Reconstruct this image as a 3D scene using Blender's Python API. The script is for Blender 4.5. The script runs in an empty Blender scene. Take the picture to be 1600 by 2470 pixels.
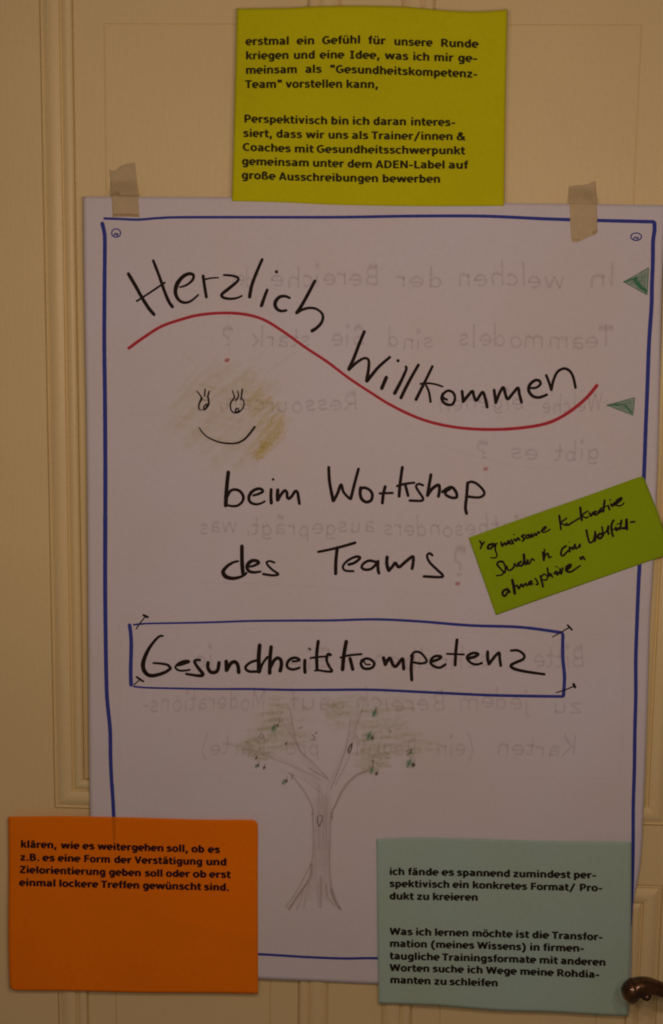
import bpy, math, random
from mathutils import Vector, Matrix, noise
random.seed(7)
S = bpy.context.scene
COL = S.collection

# ------------------------------------------------------------------ camera
FPX, CX, CY = 3000.0, 800.0, 1235.0            # focal length and centre, in pixels of the 1600 x 2470 photograph
TILT, YAW, ROLL = [math.radians(a) for a in (-8.027, -2.443, 0.745)]
CAM = Vector((0.0, -1.40, 1.75))
FW = Vector((math.sin(YAW)*math.cos(TILT), math.cos(YAW)*math.cos(TILT), math.sin(TILT)))
_r = FW.cross(Vector((0, 0, 1))).normalized()
_u = _r.cross(FW)
RT = _r*math.cos(ROLL) + _u*math.sin(ROLL)
UP = -_r*math.sin(ROLL) + _u*math.cos(ROLL)
cd = bpy.data.cameras.new('camera'); cam = bpy.data.objects.new('camera', cd); COL.objects.link(cam)
cd.sensor_fit = 'VERTICAL'; cd.sensor_height = 24.0; cd.lens = 24.0*FPX/2470.0
cd.clip_start = 0.05; cd.clip_end = 100
M = Matrix((RT, UP, -FW)).transposed().to_4x4(); M.translation = CAM
cam.matrix_world = M
S.camera = cam

# ------------------------------------------------------------------ light: a dim room lit by one warm ceiling lamp
w = bpy.data.worlds.new('World'); S.world = w; w.use_nodes = True
bg = w.node_tree.nodes['Background']
bg.inputs['Color'].default_value = (1.0, 0.68, 0.49, 1); bg.inputs['Strength'].default_value = 0.085
LAMP = Vector((0.03, -1.17, 1.82))
for k in range(5):
    a = 2*math.pi*k/5 + 0.4
    ld = bpy.data.lights.new('bulb', 'POINT'); ld.energy = 3.55; ld.color = (1.0, 0.70, 0.55)
    ld.shadow_soft_size = 0.035
    lo = bpy.data.objects.new('chandelier_bulb', ld); COL.objects.link(lo)
    lo.location = LAMP + Vector((0.30*math.cos(a), 0.26*math.sin(a), 0.03*math.sin(3*a)))
vs = S.view_settings
vs.view_transform = 'Standard'; vs.look = 'None'; vs.exposure = 0.0; vs.gamma = 1.0; vs.use_curve_mapping = False
S.cycles.transparent_max_bounces = 64
S.cycles.pixel_filter_type = 'BLACKMAN_HARRIS'; S.cycles.filter_width = 1.9

def at(px, py, d=0.0):
    """the point of the photograph (px, py) on the plane d metres in front of the door's face"""
    r = FW*FPX + RT*(px-CX) - UP*(py-CY)
    t = (-d - CAM.y)/r.y
    return CAM + r*t

# ------------------------------------------------------------------ materials
def new_mat(name):
    m = bpy.data.materials.new(name); m.use_nodes = True
    nt = m.node_tree; nt.nodes.clear()
    out = nt.nodes.new('ShaderNodeOutputMaterial')
    return m, nt, out
def nd(nt, typ, **kw):
    n = nt.nodes.new(typ)
    for k, v in kw.items():
        if k.startswith('i_'): n.inputs[k[2:].replace('_', ' ')].default_value = v
        else: setattr(n, k, v)
    return n
def math_n(nt, op, a, b=None, clamp=False):
    n = nt.nodes.new('ShaderNodeMath'); n.operation = op; n.use_clamp = clamp
    for i, x in enumerate((a, b)):
        if x is None: continue
        if isinstance(x, (int, float)): n.inputs[i].default_value = x
        else: nt.links.new(x, n.inputs[i])
    return n.outputs[0]
def surface(name, col, rough=0.6, var=0.06, vscale=9.0, bump=0.05, bscale=900.0, col2=None, spec=0.3, coat=0, metal=0, bdist=0.0006, streak=False):
    m, nt, out = new_mat(name)
    p = nd(nt, 'ShaderNodeBsdfPrincipled')
    p.inputs['Roughness'].default_value = rough
    p.inputs['Specular IOR Level'].default_value = spec
    p.inputs['Metallic'].default_value = metal
    p.inputs['Coat Weight'].default_value = coat; p.inputs['Coat Roughness'].default_value = 0.10
    g = nd(nt, 'ShaderNodeNewGeometry')
    n1 = nd(nt, 'ShaderNodeTexNoise'); n1.inputs['Scale'].default_value = vscale; n1.inputs['Detail'].default_value = 6
    nt.links.new(g.outputs['Position'], n1.inputs['Vector'])
    n3 = nd(nt, 'ShaderNodeTexNoise'); n3.inputs['Scale'].default_value = 240.0; n3.inputs['Detail'].default_value = 3
    nt.links.new(g.outputs['Position'], n3.inputs['Vector'])
    mix = nd(nt, 'ShaderNodeMix', data_type='RGBA')
    c2 = col2 or tuple(c*(1-var*2) for c in col)
    mix.inputs['A'].default_value = (*col, 1); mix.inputs['B'].default_value = (*c2, 1)
    cr = nd(nt, 'ShaderNodeMapRange'); cr.inputs['From Min'].default_value = 0.3; cr.inputs['From Max'].default_value = 0.7
    nt.links.new(n1.outputs['Fac'], cr.inputs['Value']); nt.links.new(cr.outputs['Result'], mix.inputs['Factor'])
    mx2 = nd(nt, 'ShaderNodeMix', data_type='RGBA', blend_type='MULTIPLY'); mx2.inputs['Factor'].default_value = 1
    rg = nd(nt, 'ShaderNodeMapRange'); rg.inputs['From Min'].default_value = 0.3; rg.inputs['From Max'].default_value = 0.7
    rg.inputs['To Min'].default_value = 1.0-var*1.3; rg.inputs['To Max'].default_value = 1.0
    nt.links.new(n3.outputs['Fac'], rg.inputs['Value'])
    nt.links.new(mix.outputs['Result'], mx2.inputs['A']); nt.links.new(rg.outputs['Result'], mx2.inputs['B'])
    nt.links.new(mx2.outputs['Result'], p.inputs['Base Color'])
    n2 = nd(nt, 'ShaderNodeTexNoise'); n2.inputs['Scale'].default_value = bscale; n2.inputs['Detail'].default_value = 3
    vec = g.outputs['Position']
    if streak:
        mp = nd(nt, 'ShaderNodeMapping'); mp.inputs['Scale'].default_value = (1, 1, 0.12)
        nt.links.new(vec, mp.inputs['Vector']); vec = mp.outputs['Vector']
    nt.links.new(vec, n2.inputs['Vector'])
    b = nd(nt, 'ShaderNodeBump'); b.inputs['Strength'].default_value = bump; b.inputs['Distance'].default_value = bdist
    nt.links.new(n2.outputs['Fac'], b.inputs['Height']); nt.links.new(b.outputs['Normal'], p.inputs['Normal'])
    nt.links.new(p.outputs['BSDF'], out.inputs['Surface'])
    return m
def ink(name, col, alpha=1.0, soft=0.45, grain=0.0, gscale=900.0, rim=None, lo=0.0):
    """pigment on paper: opaque along the middle of a stroke, fading at its rim; cov and dens are point attributes"""
    m, nt, out = new_mat(name)
    cov = nd(nt, 'ShaderNodeAttribute', attribute_name='cov'); den = nd(nt, 'ShaderNodeAttribute', attribute_name='dens')
    mr = nd(nt, 'ShaderNodeMapRange', interpolation_type='SMOOTHSTEP')
    mr.inputs['From Min'].default_value = lo; mr.inputs['From Max'].default_value = soft
    nt.links.new(cov.outputs['Fac'], mr.inputs['Value'])
    a = math_n(nt, 'MULTIPLY', mr.outputs['Result'], den.outputs['Fac'])
    a = math_n(nt, 'MULTIPLY', a, alpha)
    g = nd(nt, 'ShaderNodeNewGeometry')
    if grain:
        n = nd(nt, 'ShaderNodeTexNoise'); n.inputs['Scale'].default_value = gscale; n.inputs['Detail'].default_value = 4
        nt.links.new(g.outputs['Position'], n.inputs['Vector'])
        r2 = nd(nt, 'ShaderNodeMapRange'); r2.inputs['From Min'].default_value = 0.35; r2.inputs['From Max'].default_value = 0.6
        r2.inputs['To Min'].default_value = 1-grain; r2.inputs['To Max'].default_value = 1.0
        nt.links.new(n.outputs['Fac'], r2.inputs['Value'])
        a = math_n(nt, 'MULTIPLY', a, r2.outputs['Result'], True)
    p = nd(nt, 'ShaderNodeBsdfPrincipled'); p.inputs['Roughness'].default_value = 0.75
    p.inputs['Specular IOR Level'].default_value = 0.15
    if rim:
        mx = nd(nt, 'ShaderNodeMix', data_type='RGBA')
        mx.inputs['A'].default_value = (*rim, 1); mx.inputs['B'].default_value = (*col, 1)
        m2 = nd(nt, 'ShaderNodeMapRange'); m2.inputs['From Min'].default_value = 0.2; m2.inputs['From Max'].default_value = 0.85
        nt.links.new(cov.outputs['Fac'], m2.inputs['Value']); nt.links.new(m2.outputs['Result'], mx.inputs['Factor'])
        nt.links.new(mx.outputs['Result'], p.inputs['Base Color'])
    else: p.inputs['Base Color'].default_value = (*col, 1)
    t = nd(nt, 'ShaderNodeBsdfTransparent'); ms = nd(nt, 'ShaderNodeMixShader')
    nt.links.new(a, ms.inputs[0]); nt.links.new(t.outputs[0], ms.inputs[1]); nt.links.new(p.outputs[0], ms.inputs[2])
    nt.links.new(ms.outputs[0], out.inputs['Surface'])
    return m

PAINT = surface('cream_gloss_paint', (0.82, 0.70, 0.38), rough=0.42, var=0.035, vscale=5, bump=0.26, bscale=260, spec=0.4, bdist=0.0012, streak=True)
PAPER = surface('flipchart_paper', (0.71, 0.735, 0.85), rough=0.85, var=0.03, vscale=7, bump=0.10, bscale=420, col2=(0.70, 0.695, 0.745), spec=0.15)
LIME = surface('yellow_green_card', (0.64, 0.675, 0.005), rough=0.8, var=0.04, bump=0.08, spec=0.15)
ORANGE = surface('orange_card', (0.99, 0.245, 0.002), rough=0.8, var=0.04, bump=0.08, spec=0.12)
MINT = surface('pale_mint_card', (0.40, 0.61, 0.58), rough=0.8, var=0.04, bump=0.08, col2=(0.41, 0.59, 0.51), spec=0.15)
GREEN = surface('leaf_green_card', (0.32, 0.50, 0.006), rough=0.8, var=0.04, bump=0.08, spec=0.15)
BRONZE = surface('dark_bronze', (0.155, 0.062, 0.012), rough=0.34, var=0.35, vscale=70, bump=0.35, bscale=190, spec=0.6, metal=0.7, bdist=0.001, coat=0.8)
BLACK = ink('black_marker', (0.016, 0.010, 0.009), 0.98, soft=0.20, rim=(0.03, 0.02, 0.018))
PRINT = ink('black_print', (0.020, 0.013, 0.010), 0.97, soft=0.22)
PRINT_SOFT = ink('black_print_smeared', (0.035, 0.030, 0.008), 0.92, soft=0.5)
PRINT_O = ink('dark_print_on_orange', (0.035, 0.008, 0.012), 0.97, soft=0.22)
BLUE = ink('blue_marker', (0.040, 0.060, 0.36), 0.96, soft=0.20, rim=(0.06, 0.08, 0.45), grain=0.06, gscale=500)
RED = ink('red_marker', (0.42, 0.028, 0.05), 0.95, soft=0.4, rim=(0.72, 0.12, 0.15))
GHOST = ink('show_through_ink', (0.42, 0.34, 0.40), 0.30, soft=1.4, grain=0.45, gscale=160)
YELLOW = ink('yellow_crayon', (0.74, 0.62, 0.03), 0.40, soft=1.4, grain=0.55, gscale=420)
PALEY = ink('pale_yellow_crayon', (0.70, 0.68, 0.32), 0.21, soft=1.5, grain=0.45, gscale=130)
PENCIL = ink('grey_brown_pencil', (0.34, 0.24, 0.18), 0.21, soft=0.9, grain=0.45, gscale=800)
OLIVE = ink('olive_pencil', (0.45, 0.50, 0.13), 0.27, soft=1.5, grain=0.75, gscale=170)
LEAF = ink('green_marker', (0.05, 0.30, 0.14), 0.85, soft=0.6, grain=0.35, gscale=400)
TREELEAF = ink('green_pencil', (0.09, 0.36, 0.19), 0.85, soft=1.2, grain=0.5, gscale=400)
DARKLEAF = ink('dark_brown_pencil', (0.09, 0.06, 0.035), 0.75, soft=0.7, grain=0.3, gscale=500)
REDDOT = ink('red_felt_dot', (0.66, 0.14, 0.15), 0.60, soft=1.0, grain=0.3, gscale=300)
def tape_mat():
    m = surface('masking_tape', (0.78, 0.67, 0.42), rough=0.55, var=0.06, vscale=40, bump=0.25, bscale=300, spec=0.3)
    nt = m.node_tree; out = [n for n in nt.nodes if n.type == 'OUTPUT_MATERIAL'][0]
    p = [n for n in nt.nodes if n.type == 'BSDF_PRINCIPLED'][0]
    t = nd(nt, 'ShaderNodeBsdfTransparent'); t.inputs[0].default_value = (1.0, 0.97, 0.92, 1)
    ms = nd(nt, 'ShaderNodeMixShader'); ms.inputs[0].default_value = 0.70
    nt.links.new(t.outputs[0], ms.inputs[1]); nt.links.new(p.outputs[0], ms.inputs[2]); nt.links.new(ms.outputs[0], out.inputs['Surface'])
    return m
TAPE = tape_mat()

# ------------------------------------------------------------------ object helpers
def link(name, me, mat, parent=None):
    if mat: me.materials.append(mat)
    o = bpy.data.objects.new(name, me); COL.objects.link(o)
    if parent: o.parent = parent; o.matrix_parent_inverse = Matrix.Translation(-parent.location)
    return o
def thing(name, label, cat, loc):
    o = bpy.data.objects.new(name, None); COL.objects.link(o); o.location = loc; o.empty_display_size = 0.05
    o['label'] = label; o['category'] = cat
    return o
def mesh(name, verts, faces, smooth=False):
    me = bpy.data.meshes.new(name); me.from_pydata([tuple(v) for v in verts], [], faces); me.update()
    if smooth:
        for p in me.polygons: p.use_smooth = True
    return me
def lerp(a, b, t): return a + (b-a)*t
def along(pts, t):
    """point at fraction t of a polyline given as (x, y) points, smooth"""
    L = [0.0]
    for a, b in zip(pts, pts[1:]): L.append(L[-1] + math.dist(a, b))
    s = t*L[-1]
    for i in range(len(pts)-1):
        if s <= L[i+1] or i == len(pts)-2:
            f = (s-L[i])/max(L[i+1]-L[i], 1e-9)
            p0 = pts[max(i-1, 0)]; p1 = pts[i]; p2 = pts[i+1]; p3 = pts[min(i+2, len(pts)-1)]
            return tuple(0.5*((2*p1[k]) + (-p0[k]+p2[k])*f + (2*p0[k]-5*p1[k]+4*p2[k]-p3[k])*f*f + (-p0[k]+3*p1[k]-3*p2[k]+p3[k])*f**3) for k in (0, 1))
def sheet(name, top, right, bottom, left, dep, mat, parent, nx=48, ny=48, thick=0.00025):
    """a sheet of paper bounded by four edge lines (each in reading direction), standing dep(px, py) off the door"""
    V, F = [], []
    TL, TR, BL, BR = top[0], top[-1], bottom[0], bottom[-1]
    for j in range(ny+1):
        v = j/ny; l = along(left, v); r = along(right, v)
        for i in range(nx+1):
            u = i/nx; t = along(top, u); b = along(bottom, u)
            q = []
            for k in (0, 1):
                q.append((1-v)*t[k] + v*b[k] + (1-u)*l[k] + u*r[k] - ((1-u)*(1-v)*TL[k] + u*(1-v)*TR[k] + (1-u)*v*BL[k] + u*v*BR[k]))
            V.append(at(q[0], q[1], dep(q[0], q[1])))
    for j in range(ny):
        for i in range(nx):
            a = j*(nx+1)+i; F.append((a, a+nx+1, a+nx+2, a+1))
    o = link(name, mesh(name, V, F, True), mat, parent)
    so = o.modifiers.new('thickness', 'SOLIDIFY'); so.thickness = thick; so.offset = -1
    return o

class Ribbon:
    """strokes drawn on a sheet, as narrow ribbons lying on it"""
    def __init__(s, dep, base=0.00018, step=0.000004):
        s.V, s.F, s.C, s.D = [], [], [], []; s.dep = dep; s.base = base; s.step = step; s.n = 0
    def z(s):
        s.n += 1; return s.base + s.step*(s.n % 160)
    def put(s, x, y, e, c, d):
        s.V.append(at(x, y, s.dep(x, y) + e)); s.C.append(c); s.D.append(d); return len(s.V)-1
    def stroke(s, pts, w0, w1=None, dens=1.0, smooth=True, wm=None, jit=0.0, cap=True, res=3.0):
        w1 = w0 if w1 is None else w1
        if len(pts) == 1: return s.dot(pts[0][0], pts[0][1], w0/2, w0/2, dens)
        L = sum(math.dist(a, b) for a, b in zip(pts, pts[1:]))
        n = max(1, int(L/res))
        P = [along(pts, i/n) for i in range(n+1)] if smooth or len(pts) == 2 else None
        if P is None:
            P = []
            for a, b in zip(pts, pts[1:]):
                k = max(1, int(math.dist(a, b)/res)); P += [(lerp(a[0], b[0], i/k), lerp(a[1], b[1], i/k)) for i in range(k)]
            P.append(pts[-1]); n = len(P)-1
        e = s.z(); rows = []
        for i, p in enumerate(P):
            a = P[max(i-1, 0)]; b = P[min(i+1, n)]
            tx, ty = b[0]-a[0], b[1]-a[1]; l = math.hypot(tx, ty) or 1; nx, ny = -ty/l, tx/l
            t = i/n
            wd = lerp(w0, w1, t)
            if wm: wd = lerp(w0, wm, t*2) if t < 0.5 else lerp(wm, w1, t*2-1)
            wd *= 1 + 0.05*noise.noise(Vector((p[0]*0.08, p[1]*0.08, s.n*3.1)))
            if jit: p = (p[0] + jit*noise.noise(Vector((p[0]*0.03, p[1]*0.03, s.n))), p[1] + jit*noise.noise(Vector((p[0]*0.03, p[1]*0.03, s.n+50))))
            h = wd/2
            rows.append((s.put(p[0]+nx*h, p[1]+ny*h, e, 0, dens), s.put(p[0], p[1], e, 1, dens), s.put(p[0]-nx*h, p[1]-ny*h, e, 0, dens)))
            if i == 0 or i == n: 
                if cap: s.capfan(rows[-1], p, (nx, ny), h, -1 if i == 0 else 1, e, dens, (tx/l, ty/l))
        for a, b in zip(rows, rows[1:]):
            s.F.append((a[0], b[0], b[1], a[1])); s.F.append((a[1], b[1], b[2], a[2]))
    def capfan(s, row, p, nrm, h, sg, e, dens, t):
        idx = [row[0]]
        for k in range(1, 4):
            a = math.pi*k/4
            idx.append(s.put(p[0] + nrm[0]*h*math.cos(a) + sg*t[0]*h*math.sin(a), p[1] + nrm[1]*h*math.cos(a) + sg*t[1]*h*math.sin(a), e, 0, dens))
        idx.append(row[2])
        for a, b in zip(idx, idx[1:]): s.F.append((row[1], a, b))
    def dot(s, x, y, rx, ry, dens=1.0):
        e = s.z(); c = s.put(x, y, e, 1, dens)
        r = [s.put(x + rx*math.cos(k*math.pi/6), y + ry*math.sin(k*math.pi/6), e, 0, dens) for k in range(12)]
        for a, b in zip(r, r[1:]+r[:1]): s.F.append((c, a, b))
    def poly(s, pts, dens=1.0):
        e = s.z(); cx = sum(p[0] for p in pts)/len(pts); cy = sum(p[1] for p in pts)/len(pts)
        c = s.put(cx, cy, e, 1, dens); r = [s.put(p[0], p[1], e, 0.25, dens) for p in pts]
        for a, b in zip(r, r[1:]+r[:1]): s.F.append((c, a, b))
    def pen(s, pts, a, b, tr, smooth=True, slant=None):
        """a letter stroke with an elliptical pen (a, b half widths); tr maps letter units to the photograph"""
        if len(pts) > 2 and smooth:
            L = sum(math.dist(p, q) for p, q in zip(pts, pts[1:])); n = max(6, int(L/75))
            P = [along(pts, i/n) for i in range(n+1)]
        else: P = [tuple(map(float, p)) for p in pts]
        e = s.z(); rows = []; n = len(P)-1
        for i, p in enumerate(P):
            q0 = P[max(i-1, 0)]; q1 = P[min(i+1, n)]
            tx, ty = q1[0]-q0[0], q1[1]-q0[1]; l = math.hypot(tx, ty) or 1; nx, ny = -ty/l, tx/l
            m = math.sqrt(a*a*nx*nx + b*b*ny*ny) or 1; ox, oy = a*a*nx/m, b*b*ny/m
            row = []
            for k, c in ((1, 0), (0, 1), (-1, 0)):
                x, y = tr(p[0]+ox*k, p[1]+oy*k); row.append(s.put(x, y, e, c, 1.0))
            rows.append(row)
        for r0, r1 in zip(rows, rows[1:]):
            s.F.append((r0[0], r1[0], r1[1], r0[1])); s.F.append((r0[1], r1[1], r1[2], r0[2]))
    def build(s, name, mat, parent):
        me = mesh(name, s.V, s.F)
        for nme, data in (('cov', s.C), ('dens', s.D)):
            at_ = me.attributes.new(nme, 'FLOAT', 'POINT'); at_.data.foreach_set('value', data)
        return link(name, me, mat, parent)
def Z(x0, y0, sc): return lambda pts: [(x0 + x/sc, y0 + y/sc) for x, y in pts]

# ------------------------------------------------------------------ a bold screen-type alphabet (1000 units to the em)
def ell(cx, cy, rx, ry, a0, a1, n=18): return [(cx + rx*math.cos(math.radians(lerp(a0, a1, i/n))), cy + ry*math.sin(math.radians(lerp(a0, a1, i/n)))) for i in range(n+1)]
def bar(y, x0, x1): return [(x0, y), (x1, y)]
def stem(x, y0, y1): return [(x, y0), (x, y1)]
ARCH = lambda x0, x1: [(x0, 385), (x0+75, 462), (x0+185, 494), ((x0+x1)/2+80, 490), (x1-25, 455), (x1, 380), (x1, 300), (x1, 0)]
GL = {
 'a': (668, [[(95, 470), (190, 492), (300, 497), (420, 480), (480, 425), (492, 330), (492, 200), (492, 0)], [(492, 312), (350, 300), (210, 275), (135, 205), (140, 110), (215, 60), (320, 68), (420, 105), (492, 165)]]),
 'b': (699, [stem(160, 0, 760), ell(365, 274, 188, 224, 158, -158)]),
 'c': (588, [ell(338, 274, 232, 224, 45, 315)]),
 'd': (699, [stem(540, 0, 760), ell(335, 274, 188, 224, 22, 338)]),
 'e': (664, [ell(338, 274, 240, 226, 0, 305), bar(268, 130, 610)]),
 'f': (422, [[(415, 690), (330, 702), (250, 680), (215, 600), (213, 500), (213, 0)], bar(490, 30, 400)]),
 'g': (699, [ell(335, 274, 188, 224, 22, 338), [(540, 548), (540, 300), (540, 0), (520, -95), (430, -147), (300, -152), (130, -128)]]),
 'h': (712, [stem(160, 0, 760), ARCH(160, 552)]),
 'i': (342, [stem(171, 0, 548), bar(700, 83, 259)]),
 'j': (403, [[(230, 548), (230, 0), (190, -120), (60, -150)], bar(700, 142, 318)]),
 'k': (671, [stem(160, 0, 760), [(585, 548), (275, 285)], [(330, 340), (600, 0)]]),
 'l': (342, [stem(171, 0, 760)]),
 'm': (1058, [stem(160, 0, 548), ARCH(160, 529), ARCH(529, 898)]),
 'n': (712, [stem(160, 0, 548), ARCH(160, 552)]),
 'o': (687, [ell(343, 274, 225, 226, 0, 360, 22)]),
 'p': (699, [stem(160, -207, 548), ell(365, 274, 188, 224, 158, -158)]),
 'r': (497, [stem(160, 0, 548), [(160, 370), (225, 445), (320, 478), (490, 474)]]),
 's': (593, [[(500, 440), (400, 478), (280, 494), (165, 470), (135, 400), (190, 325), (320, 288), (440, 240), (465, 150), (400, 76), (280, 56), (170, 70), (75, 108)]]),
 't': (456, [[(185, 700), (185, 400), (187, 170), (225, 80), (310, 56), (440, 68)], bar(488, 30, 435)]),
 'u': (712, [[(160, 548), (160, 300), (165, 165), (220, 80), (330, 56), (450, 84), (552, 165)], stem(552, 0, 548)]),
 'v': (650, [[(105, 548), (325, 20)], [(325, 20), (545, 548)]]),
 'w': (980, [[(100, 548), (270, 20)], [(270, 20), (490, 530)], [(490, 530), (710, 20)], [(710, 20), (880, 548)]]),
 'z': (597, [bar(486, 60, 535), [(470, 440), (125, 105)], bar(62, 55, 550)]),
 'ß': (712, [[(160, 0), (160, 400), (165, 560), (210, 665), (320, 702), (440, 672), (478, 585), (430, 495), (385, 430), (430, 360), (545, 285), (568, 170), (510, 80), (400, 56), (300, 66)]]),
 'A': (776, [[(100, 0), (375, 727)], [(401, 727), (676, 0)], bar(210, 220, 556)]),
 'B': (762, [stem(170, 0, 727), [(170, 665), (420, 665), (540, 615), (560, 530), (500, 430), (400, 395), (170, 395)], [(400, 395), (560, 350), (605, 230), (560, 110), (420, 62), (170, 62)]]),
 'C': (724, [ell(425, 363, 315, 308, 50, 310)]),
 'D': (830, [stem(170, 0, 727), [(170, 665), (360, 665), (540, 610), (650, 480), (655, 260), (545, 115), (360, 62), (170, 62)]]),
 'E': (683, [stem(170, 0, 727), bar(665, 170, 615), bar(385, 170, 590), bar(62, 170, 620)]),
 'F': (650, [stem(170, 0, 727), bar(665, 170, 610), bar(370, 170, 580)]),
 'G': (811, [ell(430, 363, 325, 308, 52, 290), stem(655, 60, 380), bar(340, 430, 740)]),
 'I': (546, [stem(273, 0, 727), bar(672, 70, 476), bar(55, 70, 476)]),
 'K': (771, [stem(170, 0, 727), [(660, 727), (270, 370)], [(330, 410), (700, 0)]]),
 'L': (637, [stem(170, 0, 727), bar(62, 170, 610)]),
 'M': (948, [stem(165, 0, 727), stem(783, 0, 727), [(165, 727), (474, 240)], [(474, 240), (783, 727)]]),
 'N': (846, [stem(165, 0, 727), stem(680, 0, 727), [(180, 700), (665, 30)]]),
 'P': (733, [stem(170, 0, 727), [(170, 665), (420, 665), (560, 610), (595, 490), (550, 365), (420, 305), (170, 305)]]),
 'R': (782, [stem(170, 0, 727), [(170, 665), (420, 665), (555, 615), (590, 510), (545, 395), (420, 340), (170, 340)], [(390, 340), (690, 0)]]),
 'S': (711, [[(600, 610), (450, 665), (300, 665), (165, 610), (160, 490), (260, 420), (440, 370), (565, 300), (560, 150), (450, 75), (300, 60), (90, 110)]]),
 'T': (682, [bar(665, 15, 667), stem(341, 0, 727)]),
 'V': (764, [[(105, 727), (382, 20)], [(382, 20), (659, 727)]]),
 'W': (1128, [[(100, 727), (315, 20)], [(315, 20), (564, 700)], [(564, 700), (813, 20)], [(813, 20), (1028, 727)]]),
 'Z': (692, [bar(665, 60, 630), [(560, 620), (130, 110)], bar(62, 50, 645)]),
 '?': (617, [[(110, 640), (280, 670), (440, 640), (450, 500), (300, 400), (280, 230)], bar(80, 200, 370)]),
 ',': (361, [[(205, 160), (120, -165)]]), '.': (361, [bar(85, 92, 270), bar(50, 92, 270)]), '-': (480, [bar(268, 55, 425)]),
 '/': (689, [[(110, -150), (575, 760)]]), '"': (587, [stem(185, 480, 760), stem(402, 480, 760)]),
 '&': (862, [[(770, 0), (560, 220), (330, 470), (265, 570), (320, 680), (425, 695), (510, 620), (470, 520), (300, 420), (150, 300), (130, 170), (220, 75), (370, 52), (540, 110), (650, 240), (690, 390)]]),
 '(': (543, [[(430, 760), (250, 560), (175, 280), (250, 0), (430, -205)]]), ')': (543, [[(113, 760), (293, 560), (368, 280), (293, 0), (113, -205)]]),
}
for ch, base, xs in (('ä', 'a', (240, 430)), ('ö', 'o', (240, 446)), ('ü', 'u', (250, 460))):
    GL[ch] = (GL[base][0], GL[base][1] + [bar(700, x-72, x+72) for x in xs])
SB = 72
def word(rb, txt, x0, x1, ybase, em, a=88, b=64, mirror=False, jit=0.0, slant=0.0, tall=False):
    """one word between x0 and x1 (photograph pixels); ybase(x) is its base line"""
    W = sum(GL[c][0] for c in txt) - 2*SB
    k = (x1-x0)/W; cur = -SB
    for c in txt:
        adv, st = GL[c]; gx = random.uniform(-jit, jit); gy = random.uniform(-jit, jit)*1.6
        for sk in st:
            jx, jy = (gx + random.uniform(-jit, jit)*.6, gy + random.uniform(-jit, jit)*.6) if jit else (0, 0)
            def tr(x, y, cur=cur, jx=jx, jy=jy):
                if tall: y = y*0.95 if y < 548 else 520 + (y-548)*2.3
                X = x0 + (x+cur+jx+slant*y)*k
                if mirror: X = x1 - (X-x0)
                return X, ybase(X) - (y+jy)*em/1000
            aa, bb = a, b
            if len(sk) == 2 and sk[0][0] != sk[1][0] and sk[0][1] != sk[1][1]: aa = a*0.92
            if c in 'vwVW' : aa = a*0.98
            rb.pen(sk, aa, bb, tr)
        cur += adv
def basefun(pts):
    def f(x):
        if x <= pts[0][0]: i = 0
        else: i = max(k for k in range(len(pts)-1) if pts[k][0] <= x or k == 0)
        a, b = pts[min(i, len(pts)-2)], pts[min(i, len(pts)-2)+1]
        return a[1] + (b[1]-a[1])*(x-a[0])/(b[0]-a[0])
    return f
def printed(parent, dep, mat, x0, y0, sc, em, lines, a=140, b=96):
    for base, words in lines:
        rb = Ribbon(dep, step=0.000003)
        bf = basefun([(x0+x/sc, y0+y/sc) for x, y in base])
        for t, xa, xb in words: word(rb, t, x0+xa/sc, x0+xb/sc, bf, em, a, b)
        rb.build('printed_line', mat, parent)

# ------------------------------------------------------------------ the door
door = thing('panelled_door', 'cream painted wooden panelled door with profiled mouldings and dark bronze lever handle', 'door', (0, 0, 0))
def X(px, py): return at(px, py).x
def Zz(px, py): return at(px, py).z
xo_l = (X(99, 0)+X(102, 620)+X(127, 1850)+X(142, 2470))/4       # outer edge of the left panels' moulding
xi_l = (X(184, 500)+X(204, 1800)+X(213, 2440))/3                # its inner edge
xc_l = (X(251, 50)+X(253, 430)+X(280, 2450))/3                  # the fine groove in the left panels
xc_r = (X(1547, 70)+X(1531, 490)+X(1438.6, 2460))/3
xm_l = (X(736, 8)+X(719.5, 2440))/2; xm_r = (X(1051, 10)+X(998, 2450))/2
MW = xi_l - xo_l                                                # width of the moulding
GW = xc_l - xi_l                                                # from moulding to groove
xo_r = xc_r + GW + MW
L0, L1 = xo_l, xm_l + MW*1.02
R0, R1 = xm_r - MW*1.02, xo_r
zlow = (Zz(131, 1947) + Zz(1590, 1995))/2
ztop = (Zz(400, 49) + Zz(1400, 67.5))/2 + GW + MW
zlt = Zz(1560, 2134)
zbot, zdt = 0.22, ztop + 0.12
panels = [(L0, L1, zlow, ztop), (R0, R1, zlow, ztop), (L0, L1, zbot, zlt), (R0, R1, zbot, zlt)]
BACK = 0.040
def box(name, x0, x1, z0, z1, y0=0.0, y1=BACK, mat=PAINT, parent=door):
    V = [(x, y, z) for x in (x0, x1) for y in (y0, y1) for z in (z0, z1)]
    F = [(0, 1, 3, 2), (4, 6, 7, 5), (0, 4, 5, 1), (2, 3, 7, 6), (0, 2, 6, 4), (1, 5, 7, 3)]
    return link(name, mesh(name, V, F), mat, parent)
xdl, xdr = L0 - 0.125, R1 + 0.125
box('stile', xdl, L0, 0.01, zdt); box('stile', R1, xdr, 0.01, zdt)
box('rail', L0, R1, 0.01, zbot); box('rail', L0, R1, zlt, zlow); box('rail', L0, R1, ztop, zdt)
box('mullion', L1, R0, zbot, zlt); box('mullion', L1, R0, zlow, ztop)
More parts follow.
